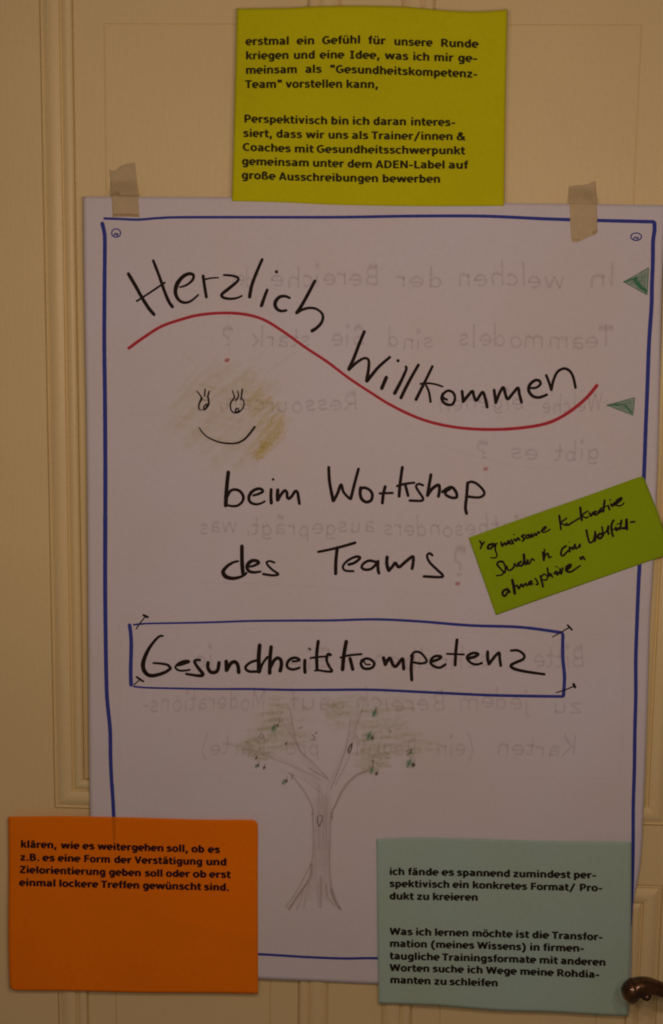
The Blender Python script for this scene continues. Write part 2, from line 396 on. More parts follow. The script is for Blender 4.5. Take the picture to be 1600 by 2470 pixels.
def ring(x0, x1, z0, z1, prof, close, smooth_from=None):
    """mitred rings following a profile of (inset, height) pairs; height is towards the room"""
    V, F = [], []
    for t, h in prof:
        V += [(x0+t, -h, z0+t), (x1-t, -h, z0+t), (x1-t, -h, z1-t), (x0+t, -h, z1-t)]
    for k in range(len(prof)-1):
        for i in range(4):
            a, b = 4*k+i, 4*k+(i+1) % 4
            F.append((a, b, b+4, a+4))
    if close: n = 4*(len(prof)-1); F.append((n, n+1, n+2, n+3))
    return V, F
mm = 0.001
u = MW
ogee = [(0, 0), (0.010*u, -2.0*mm), (0.03*u, -2.0*mm), (0.04*u, 0.6*mm), (0.065*u, 1.4*mm), (0.09*u, 0.6*mm), (0.11*u, -0.8*mm), (0.13*u, -0.5*mm)]
for i in range(9):                       # broad round
    s_ = i/8; ogee.append(((0.14+0.42*s_)*u, (-0.4 + 3.6*math.sin(math.pi*(0.08+0.72*s_)))*mm))
ogee += [(0.585*u, 1.3*mm), (0.61*u, -2.2*mm), (0.635*u, -2.2*mm), (0.655*u, -0.8*mm)]
for i in range(7):                       # small round
    s_ = i/6; ogee.append(((0.67+0.23*s_)*u, (-0.8 + 2.2*math.sin(math.pi*(0.05+0.75*s_)))*mm))
ogee += [(0.945*u, -1.2*mm), (0.955*u, -7.0*mm), (0.980*u, -7.0*mm), (1.0*u, -4.1*mm)]
for (a0, a1, b0, b1) in panels:
    V, F = ring(a0, a1, b0, b1, ogee, False)
    V2 = V; o = link('moulding', mesh('moulding', V2, F), PAINT, door)
    i0 = MW
    g = GW
    V, F = ring(a0+i0, a1-i0, b0+i0, b1-i0, [(0, -4.1*mm), (g-0.9*mm, -4.1*mm), (g-0.7*mm, -5.7*mm), (g+0.5*mm, -5.7*mm), (g+0.8*mm, -3.7*mm)], True)
    link('panel', mesh('panel', V, F), PAINT, door)
# the handle: a lever that ends in a scroll
hnd = link('handle', mesh('handle', [], []), None, door)
def tube(name, P, parent, mat, seg=20, flat=1.0):
    """smooth swept body; P = (px, py, d metres off the door, radius metres)"""
    pts = [(at(x, y, d), r) for x, y, d, r in P]
    n = (len(pts)-1)*5; C = []
    for i in range(n+1):
        t = i/5; k = min(int(t), len(pts)-2); f = t-k
        q = [pts[max(k-1, 0)], pts[k], pts[k+1], pts[min(k+2, len(pts)-1)]]
        def cr(a, b, c, d): return 0.5*((2*b) + (c-a)*f + (2*a-5*b+4*c-d)*f*f + (-a+3*b-3*c+d)*f**3)
        C.append((cr(*[x[0] for x in q]), max(cr(*[x[1] for x in q]), 0.0004)))
    V, F = [], []; ref = Vector((0, 1, 0))
    for i, (c, r) in enumerate(C):
        t = (C[min(i+1, n)][0] - C[max(i-1, 0)][0]).normalized()
        a = t.cross(ref)
        a = a.normalized() if a.length > 0.05 else Vector((1, 0, 0)); b = a.cross(t).normalized()
        for k in range(seg):
            an = 2*math.pi*k/seg; V.append(c + a*r*math.cos(an) + b*r*flat*math.sin(an))
    for i in range(n):
        for k in range(seg):
            p, q2 = i*seg+k, i*seg+(k+1) % seg; F.append((p, q2, q2+seg, p+seg))
    F.append(tuple(range(seg))[::-1]); F.append(tuple(n*seg+k for k in range(seg)))
    return link(name, mesh(name, V, F, True), mat, parent)
D = 0.052
PX = 0.000425     # metres per photograph pixel there
tube('lever', [(1690, 2420, 0.010, 15*PX), (1688, 2418, 0.030, 15*PX), (1672, 2408, D, 17*PX), (1640, 2400, D, 19*PX), (1605, 2390, D, 20.5*PX), (1582, 2383, D, 22*PX), (1562, 2379, D, 25*PX),
               (1545, 2381, D, 28*PX), (1533, 2388, D, 31*PX), (1530, 2398, D, 26*PX), (1532, 2404, D, 18*PX), (1534, 2408, D, 1*PX)], hnd, BRONZE)
tube('scroll', [(1528, 2360, D+0.001, 2*PX), (1526, 2364, D+0.001, 12*PX), (1526, 2372, D+0.001, 22*PX), (1526, 2380, D+0.001, 28*PX), (1526, 2390, D+0.001, 31.5*PX), (1525, 2398, D+0.001, 29*PX), (1525, 2408, D+0.001, 23*PX), (1525, 2417, D+0.001, 14*PX), (1525, 2424, D+0.001, 2*PX)], hnd, BRONZE, seg=28)
tube('curl_tip', [(1548, 2400, D+0.002, 7*PX), (1554, 2404, D+0.004, 9*PX), (1560, 2406, D+0.005, 10*PX), (1564, 2404, D+0.005, 9*PX), (1566, 2398, D+0.003, 7*PX), (1566, 2392, D, 5*PX)], hnd, BRONZE)
tube('rosette', [(1690, 2420, -0.001, 46*PX), (1690, 2420, 0.004, 46*PX), (1690, 2420, 0.008, 34*PX), (1690, 2420, 0.010, 20*PX), (1690, 2420, 0.014, 17*PX)], hnd, BRONZE, seg=32)

# ------------------------------------------------------------------ the flip-chart sheet
def sm(a, b, x):
    t = max(0.0, min(1.0, (x-a)/(b-a))); return t*t*(3-2*t)
def d_poster(x, y):
    d = 0.0072 + 0.0012*math.sin(x*0.0061+0.6)*math.sin(y*0.0039+0.4) + 0.0007*math.sin(y*0.011+x*0.004) + 0.0009*noise.noise(Vector((x*0.004, y*0.003, 2.0)))
    d -= 0.0030*sm(1505, 1545, x)*sm(1980, 2190, y)
    d += 0.0016*sm(330, 205, x)*sm(560, 900, y)*(1-sm(1500, 1900, y))
    return d
poster = thing('flipchart_poster', 'large white handwritten flip-chart sheet reading Herzlich Willkommen, taped to the door', 'poster', at(880, 2370, 0.007))
sheet('paper_sheet', [(201.5, 474), (335, 475), (560, 476), (800, 481), (1000, 486), (1217, 490), (1400, 492), (1606, 495)],
      [(1606, 495), (1597, 700), (1587, 1100), (1576, 1364), (1568, 1500), (1560.5, 1735), (1553, 1941), (1547, 2059), (1541, 2112), (1531, 2165), (1526, 2200), (1524, 2300), (1523, 2390)],
      [(224, 2345), (400, 2352), (623.5, 2361), (783, 2368), (910, 2373.6), (1200, 2382), (1523, 2390)],
      [(201.5, 474), (204, 700), (209, 1000), (211, 1200), (214, 1600), (216, 1850), (218, 1971), (224, 2345)], d_poster, PAPER, poster, 90, 120)
A_ = Z(300, 610, 5.93); B_ = Z(540, 610, 5.93); C_ = Z(820, 790, 5.93); D_ = Z(1060, 860, 3.855)
def hand(name, mat, sk, parent=None, dep=None, label=None, dens=1.0, k=1.0):
    """sk = (transform, scale, [(points, width[, width_end[, width_mid]])])"""
    rb = Ribbon(dep or d_poster)
    for tf, sc, strokes in sk:
        for st in strokes:
            wds = [x/sc*k*1.17 for x in st[1:]]
            pts = tf(st[0])
            if len(pts) == 1: rb.dot(pts[0][0], pts[0][1], wds[0], wds[0], dens); continue
            rb.stroke(pts, wds[0], wds[1] if len(wds) > 1 else None, dens, True, wds[2] if len(wds) > 2 else None, res=2.0)
    o = rb.build(name, mat, parent or poster)
    if label: o['label'] = label
    return o
SW = 1.04
hand('handwritten_word', BLACK, [(A_, 5.93, [
    ([(60, 300), (160, 470), (260, 650), (350, 790), (425, 880)], 46), ([(415, 110), (500, 330), (580, 560), (640, 700), (690, 770)], 38, 46),
    ([(180, 690), (380, 560), (580, 425)], 27),
    ([(795, 492), (890, 460), (975, 390), (990, 320), (930, 298), (840, 340), (760, 440), (732, 560), (770, 660), (850, 710), (950, 690), (1060, 600)], 24, 24, 58),
    ([(1128, 330), (1150, 480), (1175, 630)], 42), ([(1150, 380), (1250, 360), (1345, 355)], 27, 20)]),
  (B_, 5.93, [([(0, 317), (110, 324), (195, 350), (208, 385), (170, 430), (80, 505), (-15, 580), (-30, 615), (10, 645), (100, 657), (190, 645), (260, 615)], 28, 26, 46),
    ([(550, 95), (470, 280), (400, 470), (370, 630)], 40, 48), ([(622, 530), (580, 640), (540, 755)], 40, 48), ([(755, 270)], 22),
    ([(945, 645), (880, 620), (800, 630), (745, 690), (735, 750), (770, 810), (830, 832), (895, 822)], 32, 34, 52),
    ([(1305, 400), (1200, 600), (1110, 760), (1045, 855)], 42, 48), ([(1045, 860), (1120, 815), (1220, 788), (1320, 800), (1400, 860), (1420, 930), (1390, 1010), (1320, 1080), (1265, 1115)], 40, 48, 32)])], label='handwritten word Herzlich', k=SW)
hand('handwritten_word', BLACK, [(C_, 5.93, [
    ([(350, 60), (280, 230), (200, 440), (130, 595)], 42, 48), ([(130, 600), (230, 510), (320, 450), (380, 440), (415, 480), (410, 600), (385, 760)], 44, 50, 34), ([(390, 765), (450, 690), (560, 560), (715, 425)], 48, 38),
    ([(665, 715), (600, 870)], 50), ([(833, 475)], 22), ([(945, 560), (950, 600), (880, 760), (785, 940)], 36, 50), ([(1125, 535), (1030, 700), (940, 870), (875, 1005)], 40, 46),
    ([(1325, 555), (1220, 770), (1090, 1030)], 36, 44), ([(1155, 805), (1280, 798), (1390, 818), (1470, 845)], 30, 26), ([(1235, 830), (1275, 920), (1298, 1062)], 30, 34)]),
  (D_, 3.855, [([(70, 400), (45, 390), (30, 365), (55, 330), (90, 318), (130, 338), (146, 385), (128, 438), (90, 450), (45, 432), (22, 390), (35, 345)], 22, 26),
    ([(212, 322), (222, 420)], 26), ([(222, 420), (260, 372), (308, 322), (322, 370), (345, 410), (375, 365), (405, 332), (428, 390), (445, 470)], 27),
    ([(510, 312), (525, 430)], 26), ([(525, 430), (560, 340), (595, 288), (612, 340), (636, 395), (690, 335), (732, 292), (745, 350), (765, 425)], 27),
    ([(850, 293), (900, 290), (940, 258), (930, 226), (890, 222), (842, 262), (832, 318), (870, 368), (930, 380), (1000, 355)], 20, 24, 30),
    ([(995, 175), (1020, 240), (1042, 310)], 24), ([(1042, 310), (1062, 220), (1100, 142), (1160, 112), (1210, 132), (1245, 190), (1267, 290)], 24, 24)])], label='handwritten word Willkommen', k=SW)
G_ = Z(520, 1120, 7.01)
hand('handwritten_word', BLACK, [(G_, 7.01, [([(218, 135), (200, 300), (182, 520), (175, 695)], 62, 68), ([(205, 540), (255, 450), (340, 427), (420, 460), (470, 540), (460, 620), (390, 690), (300, 708), (215, 695)], 46, 40, 50),
    ([(640, 525), (720, 505), (800, 462), (775, 420), (700, 417), (610, 470), (565, 560), (590, 640), (680, 675), (770, 660), (835, 625)], 40, 34, 56), ([(942, 425), (938, 540), (945, 655)], 52, 56), ([(975, 255)], 22),
    ([(1055, 435), (1048, 520), (1052, 605)], 58), ([(1060, 600), (1110, 510), (1170, 445), (1208, 475), (1215, 555), (1242, 580), (1290, 540), (1350, 455), (1388, 475), (1405, 570), (1420, 665)], 50)])], label='handwritten word beim')
H_ = Z(780, 1110, 3.76)
hand('handwritten_word', BLACK, [(H_, 3.76, [([(50, 65), (58, 200), (90, 368)], 27, 30), ([(95, 368), (130, 300), (162, 222), (185, 290), (240, 350)], 28, 24), ([(250, 350), (285, 210), (320, 80)], 28, 26),
    ([(340, 250), (335, 300), (348, 350), (390, 380), (435, 362), (445, 310), (420, 270), (375, 250), (335, 260)], 30, 26), ([(562, 240), (545, 310), (537, 388)], 28), ([(512, 302), (630, 297)], 22),
    ([(718, 65), (700, 190), (688, 328)], 28), ([(670, 235), (740, 215), (825, 205)], 22), ([(745, 225), (770, 322)], 26),
    ([(905, 228), (865, 215), (842, 240), (870, 290), (905, 345), (890, 368), (785, 366)], 22, 24), ([(977, 132), (960, 230), (945, 320)], 28), ([(945, 320), (990, 258), (1045, 225), (1055, 270), (1045, 328)], 30, 28),
    ([(1085, 287), (1130, 255), (1170, 248), (1205, 290), (1210, 335), (1165, 340), (1110, 312), (1120, 280), (1150, 262)], 30, 24),
    ([(1310, 205), (1300, 330), (1290, 430), (1300, 483)], 28), ([(1305, 218), (1335, 196), (1390, 212), (1450, 270), (1458, 312), (1410, 338), (1310, 330)], 24, 24)])], label='handwritten word Workshop')
I_ = Z(520, 1300, 8.566)
hand('handwritten_word', BLACK, [(I_, 8.566, [([(470, 460), (380, 480), (260, 550), (165, 655), (170, 725), (235, 790), (370, 815), (500, 790), (600, 745), (645, 700)], 44, 44, 88), ([(547, 150), (548, 400), (558, 600), (575, 730)], 76, 82),
    ([(710, 575), (800, 550), (895, 495), (850, 452), (760, 450), (685, 505), (652, 590), (700, 668), (800, 690), (932, 675)], 46, 46, 80), ([(1220, 490), (1130, 458), (1062, 478), (1080, 540), (1180, 640), (1300, 728), (1180, 752), (988, 725)], 44, 52)])], label='handwritten word des')
J_ = Z(750, 1290, 4.535)
hand('handwritten_word', BLACK, [(J_, 4.535, [([(82, 187), (280, 145), (485, 87)], 27, 32), ([(290, 140), (275, 280), (272, 425)], 36), ([(415, 325), (480, 305), (540, 252), (490, 240), (400, 285), (352, 345), (375, 390), (468, 398)], 32, 24),
    ([(715, 298), (640, 283), (580, 312), (557, 355), (590, 380), (660, 372), (725, 312)], 30), ([(735, 290), (735, 370), (745, 420)], 34), ([(835, 245), (832, 320), (852, 390)], 38),
    ([(855, 392), (895, 345), (925, 308), (965, 352), (1040, 292), (1115, 238), (1120, 300), (1108, 370)], 34), ([(1330, 225), (1300, 202), (1272, 232), (1300, 300), (1380, 380), (1442, 440), (1420, 463), (1238, 455)], 27, 30)])], label='handwritten word Teams')
K_ = Z(300, 1470, 5.14); L_ = Z(560, 1520, 5.507); M_ = Z(800, 1520, 5.14); N_ = Z(1080, 1480, 4.82)
hand('handwritten_word', BLACK, [(K_, 5.14, [([(480, 328), (420, 345), (310, 480), (240, 640), (240, 740), (290, 808), (370, 820), (500, 782), (575, 732)], 26, 36, 54), ([(575, 730), (540, 690), (460, 672), (362, 665)], 34, 26),
    ([(655, 692), (720, 680), (805, 648), (760, 638), (685, 662), (635, 715), (670, 753), (740, 760), (812, 748)], 34, 24), ([(940, 628), (890, 628), (872, 652), (920, 730), (975, 800), (940, 823), (768, 800)], 30, 28, 44),
    ([(1040, 660), (1037, 720), (1070, 775), (1130, 780), (1163, 740), (1175, 660)], 44), ([(1265, 645), (1268, 755)], 46), ([(1272, 750), (1320, 672), (1370, 650), (1408, 690), (1420, 780)], 46)]),
  (L_, 5.507, [([(335, 402), (260, 422), (192, 470), (182, 515), (230, 548), (320, 550), (375, 545)], 36), ([(368, 200), (355, 350), (358, 550)], 52, 56), ([(365, 555), (410, 440), (470, 358)], 34), ([(520, 222), (505, 380), (500, 570)], 48, 50),
    ([(510, 500), (560, 402), (610, 370), (650, 402), (655, 470), (640, 540)], 40, 50), ([(805, 415), (860, 410), (898, 395), (850, 367), (780, 382), (732, 440), (742, 498), (810, 523), (898, 500)], 30, 32, 40),
    ([(968, 400), (965, 480), (970, 560)], 44), ([(1022, 242), (1045, 258)], 20), ([(1145, 148), (1125, 330), (1130, 525)], 44), ([(1045, 370), (1150, 356), (1240, 350)], 28), ([(1100, 537), (1180, 535)], 26),
    ([(1308, 328), (1272, 322), (1258, 400), (1290, 480), (1328, 545), (1250, 548), (1140, 530)], 40, 28)]),
  (M_, 5.14, [([(183, 142), (155, 300), (137, 488)], 46), ([(112, 340), (220, 312), (370, 298)], 28), ([(230, 352), (250, 430), (263, 485)], 42), ([(380, 388), (362, 415), (392, 468), (450, 480), (510, 460), (530, 410), (490, 367), (430, 352), (372, 378)], 34, 34),
    ([(400, 382), (430, 425), (480, 425)], 20), ([(645, 345), (668, 425)], 44), ([(668, 425), (722, 345), (760, 425), (800, 448), (878, 355), (890, 420), (895, 482)], 40), ([(1003, 315), (988, 450), (995, 618)], 40),
    ([(985, 322), (1030, 272), (1100, 278), (1160, 340), (1178, 393), (1110, 413), (1020, 400)], 30), ([(1255, 385), (1330, 360), (1358, 328), (1290, 322), (1238, 360), (1232, 410), (1280, 453), (1350, 463), (1412, 425)], 36, 32)]),
  (N_, 4.82, [([(110, 305), (95, 450), (88, 598)], 36), ([(-9, 468), (190, 476)], 24), ([(245, 520), (320, 500), (356, 472), (300, 458), (235, 490), (230, 530), (280, 578), (340, 592), (398, 575)], 36, 28), ([(466, 445), (466, 520), (480, 585)], 36),
    ([(485, 585), (540, 510), (598, 455), (606, 520), (618, 605)], 34), ([(738, 430), (820, 430), (888, 480), (878, 530), (790, 570), (737, 602), (770, 640), (900, 673), (1125, 706)], 28, 30, 36)])], label='handwritten word Gesundheitskompetenz')
def line(name, mat, pts, w0, w1=None, wm=None, label=None, dens=1.0, parent=None, dep=None):
    rb = Ribbon(dep or d_poster, base=0.00013); rb.stroke(pts, w0, w1, dens, True, wm, res=4.0); o = rb.build(name, mat, parent or poster)
    if label: o['label'] = label
    return o
line('wave_line', RED, [(311, 840), (350, 812), (390.6, 787), (436, 771), (481, 759.7), (536, 755), (590, 758), (636, 771), (681, 798), (735.6, 837), (790, 873), (844.6, 914), (899.5, 950), (939.6, 975), (992.8, 1001.5), (1046, 1020), (1109.8, 1032), (1184, 1036), (1258.7, 1032), (1322.5, 1020), (1370, 996), (1413, 961.6), (1440, 930)], 9.5, 10.5, 8.5)
line('border_line', BLUE, [(252, 527), (293.5, 528.4), (335, 529.7), (384, 526), (460, 524), (800, 524), (981.6, 521.4), (1163, 521.4), (1319, 528), (1443, 531.8), (1577, 535)], 6.5, 9.5, 8)
line('border_line', BLUE, [(247, 539), (252, 561), (253.3, 586.8), (252.5, 700), (252, 832), (253.6, 968.5), (254.5, 1159), (254, 1400), (255.5, 1560), (257.5, 1660), (260, 1700), (266, 1762), (267, 1824.5), (269.3, 1879), (272.5, 1925.7), (274.8, 1975), (276, 2040)], 10.5, 9.8, 11.5)
line('border_line', BLUE, [(1579, 538), (1579, 556.7), (1575.7, 582.7), (1575, 634.6), (1573, 686), (1571.9, 738), (1566, 826), (1562, 932), (1557.7, 1038.7), (1554, 1140), (1548, 1260), (1543, 1364.5), (1540.7, 1406.7), (1537, 1499), (1534, 1588), (1534, 1676), (1531.8, 1764.7), (1530.6, 1853), (1528, 1941), (1527.6, 2029), (1526.5, 2103), (1524.7, 2156), (1520, 2230)], 11, 9, 10.5)
line('border_line', BLUE, [(300, 2290), (450, 2296), (623.5, 2301.7), (741.6, 2308.7), (832, 2312), (911.5, 2311.5), (1100, 2318), (1500, 2330)], 6.5, 7)
for cx, cy, rx, ry in ((280.5, 562, 11, 10), (1535, 571, 13, 9)):
    rb = Ribbon(d_poster); rb.stroke([(cx+rx*math.cos(a*0.7), cy-ry*math.sin(a*0.7)) for a in range(10)], 3.4, dens=0.9)
    rb.stroke([(cx-rx*.6, cy+ry*.7), (cx-rx*.1, cy-ry*.1), (cx, cy+ry*.6), (cx+rx*.4, cy), (cx+rx*.3, cy+ry*.7)], 3.2, dens=0.7); rb.build('corner_dot', BLUE, poster)
line('box_line', BLUE, [(312.8, 1508), (315.6, 1528), (317, 1557.5), (315.6, 1616), (316.5, 1652)], 10, 10.5)
line('box_line', BLUE, [(323, 1507), (358.4, 1504), (436, 1502.7), (514, 1501), (600, 1498), (700, 1497), (800, 1496.5), (903.7, 1494), (1007.5, 1498.6), (1132, 1508.5), (1256.4, 1513), (1356, 1526)], 5, 8.5, 6.5)
line('box_line', BLUE, [(1358, 1530), (1358, 1584.5), (1362, 1634), (1359.5, 1678)], 9, 9.5)
line('box_line', BLUE, [(323, 1656), (358, 1659), (436, 1660.7), (514, 1662), (600, 1662), (700, 1664), (800, 1664), (903.7, 1664), (1049, 1670.8), (1173, 1676.6), (1277, 1679), (1358, 1680)], 5, 8, 7)
for tf, sc, st in ((K_, 5.14, [([(150, 240), (200, 165), (262, 90)], 15), ([(240, 72), (290, 95)], 30)]), (K_, 5.14, [([(120, 935), (195, 870)], 15), ([(155, 838), (236, 892)], 26)]),
                   (N_, 4.82, [([(1220, 273), (1310, 222), (1415, 162)], 12, 16), ([(1396, 135), (1446, 188)], 22)]), (N_, 4.82, [([(1260, 920), (1370, 885), (1465, 847)], 12, 16), ([(1465, 822), (1482, 855)], 32)])):
    hand('drawn_nail', BLACK, [(tf, sc, st)])
E_ = Z(460, 920, 8.566)
hand('smiling_face', BLACK, [(E_, 8.566, [([(130, 200), (180, 260), (230, 345)], 22, 34), ([(300, 165), (290, 300)], 32), ([(385, 205), (352, 330)], 34), ([(232, 345), (192, 430), (168, 520), (182, 580)], 46, 28), ([(182, 580), (270, 597)], 16),
    ([(368, 340), (378, 440), (365, 500), (300, 578)], 34, 40), ([(345, 465), (282, 510), (272, 568), (300, 580), (342, 500)], 30), ([(240, 385), (350, 385)], 12),
    ([(865, 195), (900, 290), (905, 350)], 24, 34), ([(970, 200), (992, 300), (942, 390)], 26, 36), ([(1070, 165), (1052, 300), (1035, 380)], 36, 30),
    ([(900, 350), (842, 420), (822, 500), (842, 600), (900, 645), (980, 645), (1060, 580), (1103, 490), (1095, 400), (1068, 352)], 34, 26), ([(990, 560), (940, 572), (930, 620), (952, 642), (1000, 600)], 34),
    ([(182, 958), (240, 1050), (350, 1150), (500, 1222), (650, 1268), (830, 1283), (980, 1268), (1120, 1190), (1230, 1070), (1325, 942)], 26, 46)])], label='smiling face with eyelashes drawn in black')
# crayon sun behind the face
def inside(x, y, P):
    c = False
    for (x1, y1), (x2, y2) in zip(P, P[1:]+P[:1]):
        if (y1 > y) != (y2 > y) and x < (x2-x1)*(y-y1)/(y2-y1)+x1: c = not c
    return c
def hatch(rb, P, ang, gap, wd, dens, jit=3, wob=6):
    """crayon strokes at one angle filling an outline"""
    ca, sa = math.cos(ang), math.sin(ang)
    cx = sum(p[0] for p in P)/len(P); cy = sum(p[1] for p in P)/len(P); R = max(math.dist(p, (cx, cy)) for p in P)
    s_ = -R
    while s_ < R:
        run = None; t = -R
        while t <= R+8:
            x = cx + ca*t - sa*s_; y = cy + sa*t + ca*s_
            ok = t <= R and inside(x, y, P)
            if ok and run is None: run = (x, y)
            if not ok and run is not None:
                e = (x, y)
                if math.dist(run, e) > 8:
                    j = lambda: random.uniform(-jit, jit)
                    a = (run[0]+j()*ca*2, run[1]+j()); b = (e[0]+j()*ca*2, e[1]+j()); m_ = ((a[0]+b[0])/2+j()*.5, (a[1]+b[1])/2+random.uniform(-wob, wob)*.25)
                    rb.stroke([a, m_, b], wd*random.uniform(.7, 1.3), dens=dens*random.uniform(.45, 1.15), res=9, cap=False)
                run = None
            t += 4
        s_ += gap*random.uniform(.6, 1.4)
SU = Z(380, 820, 4.283)
rb = Ribbon(d_poster, base=0.00005, step=0.0000004)
hatch(rb, SU([(880, 430), (1080, 470), (1140, 560), (1250, 680), (1320, 830), (1290, 1000), (1180, 1120), (1040, 1240), (960, 1220), (990, 1080), (1020, 900), (960, 760), (900, 640)]), -0.75, 5, 14, 0.55, jit=9)
hatch(rb, SU([(1150, 800), (1310, 800), (1300, 1010), (1170, 1120), (1040, 1240), (990, 1200), (1080, 1060)]), -0.72, 4, 13, 0.7, jit=7)
hatch(rb, SU([(1080, 1050), (1180, 1060), (1140, 1150), (1040, 1230), (1000, 1200)]), -0.6, 4, 12, 1.0, jit=5)
rb.build('sun_shading', YELLOW, poster)
rb = Ribbon(d_poster, base=0.00006, step=0.0000004)
hatch(rb, SU([(740+580*math.cos(k*.5), 790+540*math.sin(k*.5)) for k in range(12)]), -0.75, 8, 22, 0.55, jit=16)
hatch(rb, SU([(740+470*math.cos(k*.5), 760+430*math.sin(k*.5)) for k in range(12)]), 0.15, 9, 24, 0.5, jit=14)
for p in ([(553, 758), (553, 895)], [(640, 900), (745, 830)], [(600, 880), (690, 800)], [(480, 890), (440, 850)]): rb.stroke(p, 5, dens=0.9, jit=2)
rb.build('sun_shading', PALEY, poster)
# coloured marks seen through the paper
for x, y, r, d in ((548, 869, 9.5, 1.2), (1172, 1131, 9.5, 0.75), (1104, 1408, 9.5, 0.85)):
    rb = Ribbon(d_poster, base=0.00008); rb.dot(x, y, r, r*.85, d); rb.stroke([(x-4, y+2), (x+5, y-2)], 7, dens=d*.7); rb.build('red_dot', REDDOT, poster)
for P_, blob in (([(1506, 680), (1565, 646), (1561, 711)], [(1533, 676), (1546, 692), (1558, 702)]), ([(1466, 977.5), (1531, 959), (1527, 1001.5)], [(1505, 975), (1515, 985), (1524, 996)])):
    rb = Ribbon(d_poster, base=0.00008); rb.poly(P_, 0.62)
    rb.stroke(P_ + P_[:1], 4.5, dens=0.65, smooth=False); rb.stroke(blob, 13 if P_[0][0] > 1500 else 6, dens=0.9)
    rb.stroke([P_[0], ((P_[0][0]+P_[1][0])/2, (P_[0][1]+P_[1][1])/2+7)], 7, dens=.6); rb.build('green_triangle', LEAF, poster)
# mirrored writing showing through from the back of the sheet
ghost = [(694, 39, [('ln', 1418, 1484), ('welchen', 1104, 1364), ('der', 956, 1066), ('Bereiche', 656, 914), ('des', 560, 610)]),
         (838, 38, [('Teammodels', 1106, 1478), ('sind', 934, 1044), ('Sie', 800, 878), ('stark', 610, 748), ('?', 532, 562)]),
         (992, 37, [('Welche', 1310, 1454), ('eigenen', 1060, 1262), ('Ressourcen,', 528, 862)]),
         (1112, 37, [('gibt', 1340, 1446), ('es', 1232, 1296), ('?', 1150, 1182)]),
         (1290, 37, [('ist', 1190, 1256), ('besonders', 928, 1180), ('ausgeprägt,', 592, 904), ('was', 484, 572)]),
         (1390, 60, [('?', 1088, 1122)]),
         (1612, 40, [('Bitte', 1290, 1412), ('schreiben', 900, 1180), ('Sie', 690, 800), ('je', 470, 520)]),
         (1716, 39, [('zu', 1336, 1402), ('jedem', 1108, 1278), ('Bereich', 860, 1074), ('auf', 700, 800), ('Moderations-', 344, 640)]),
         (1822, 39, [('Karten', 1196, 1392), ('(ein', 1054, 1146), ('Begriff', 856, 1004), ('pro', 690, 772), ('Karte)', 484, 640)])]
for yb, em, ws in ghost:
    for t, xa, xb in ws:
        rb = Ribbon(d_poster, base=0.00004, step=0.000001)
        ph = random.uniform(-3, 3)
        word(rb, t, xa, xb, lambda x, ph=ph: yb + ph + 3*math.sin(x*0.02), em*1.42*random.uniform(.94, 1.06), a=78, b=95, mirror=True, tall=True, jit=34, slant=random.uniform(-0.10, 0.10))
        o = rb.build('show_through_word', GHOST, poster)
        if yb > 1590: 
            for v in o.data.attributes['dens'].data: v.value = 0.8
for pts in ([(480, 1404), (700, 1412), (1000, 1430), (1180, 1434)], [(290, 1512), (700, 1518), (1500, 1532)], [(290, 1866), (900, 1868), (1496, 1880)], [(1500, 1532), (1504, 1700), (1496, 1880)], [(288, 1515), (290, 1866)], [(320, 1000), (420, 1002)], [(1060, 1075), (1260, 1125), (1500, 1130)]):
    rb = Ribbon(d_poster, base=0.00004); rb.stroke(pts, 9, dens=0.13, res=10); rb.build('show_through_line', GHOST, poster)
# pencil tree
T1 = Z(640, 1960, 6.425); T2 = Z(300, 1640, 2.203); T3 = Z(560, 1660, 3.084)
rb = Ribbon(d_poster, base=0.00010, step=0.000002)
def pl(tf, pts, w, d=0.8, n=1, sp=5):
    for _ in range(n):
        q = [(x+random.uniform(-sp, sp), y+random.uniform(-sp, sp)) for x, y in tf(pts)] if n > 1 else tf(pts)
        rb.stroke(q, w*random.uniform(.7, 1.3), dens=d*random.uniform(.6, 1.1), jit=1.5, res=8)
for x0_, x1_ in ((760, 765), (840, 842), (920, 915), (985, 980)): pl(T1, [(x0_, -200), (x0_, 500), (x1_, 900), ((x1_-870)*1.7+870, 1350)], 22, .22, 2, 2)
for q_ in ([(1040, 900), (1045, 620), (980, 520), (880, 440), (760, 400)], [(1070, 900), (1080, 600), (1130, 480), (1200, 330), (1235, 180)], [(1060, 620), (1000, 480), (920, 360), (870, 220)]): pl(T2, q_, 20, .22, 2, 5)
pl(T1, [(735, 0), (747, 500), (722, 750), (640, 950), (500, 1200), (320, 1480)], 5, .75, 3, 2)
pl(T1, [(1015, 0), (1000, 500), (1000, 900), (1030, 1200), (1110, 1400), (1180, 1500)], 6, .7, 3, 2)
pl(T1, [(730, 800), (700, 1000), (560, 1220), (370, 1500)], 8, .8, 4, 3)
pl(T1, [(700, 1100), (640, 1300), (600, 1500)], 8, .5, 3, 4); pl(T1, [(600, 1200), (520, 1400), (500, 1500)], 7, .5, 3, 4)
pl(T1, [(860, 1000), (868, 1250), (862, 1480)], 7, .85, 2, 1); pl(T1, [(820, 1100), (830, 1450)], 8, .4, 2, 2)
pl(T1, [(940, 1110), (975, 1320), (1080, 1450)], 6, .95, 2, 1); pl(T1, [(1020, 1200), (1090, 1400), (1150, 1500)], 10, .6, 3, 3)
for x in (790, 850, 905, 950): pl(T1, [(x, 0), (x+random.uniform(-15, 15), 600), (x, 1300)], 6, .35)
pl(T2, [(1003, 720), (1002, 690), (985, 640), (930, 555), (880, 500)], 5, .7, 3, 3)
pl(T2, [(1104, 740), (1108, 700), (1120, 660), (1165, 580), (1230, 510), (1300, 480)], 7, .8, 4, 3)
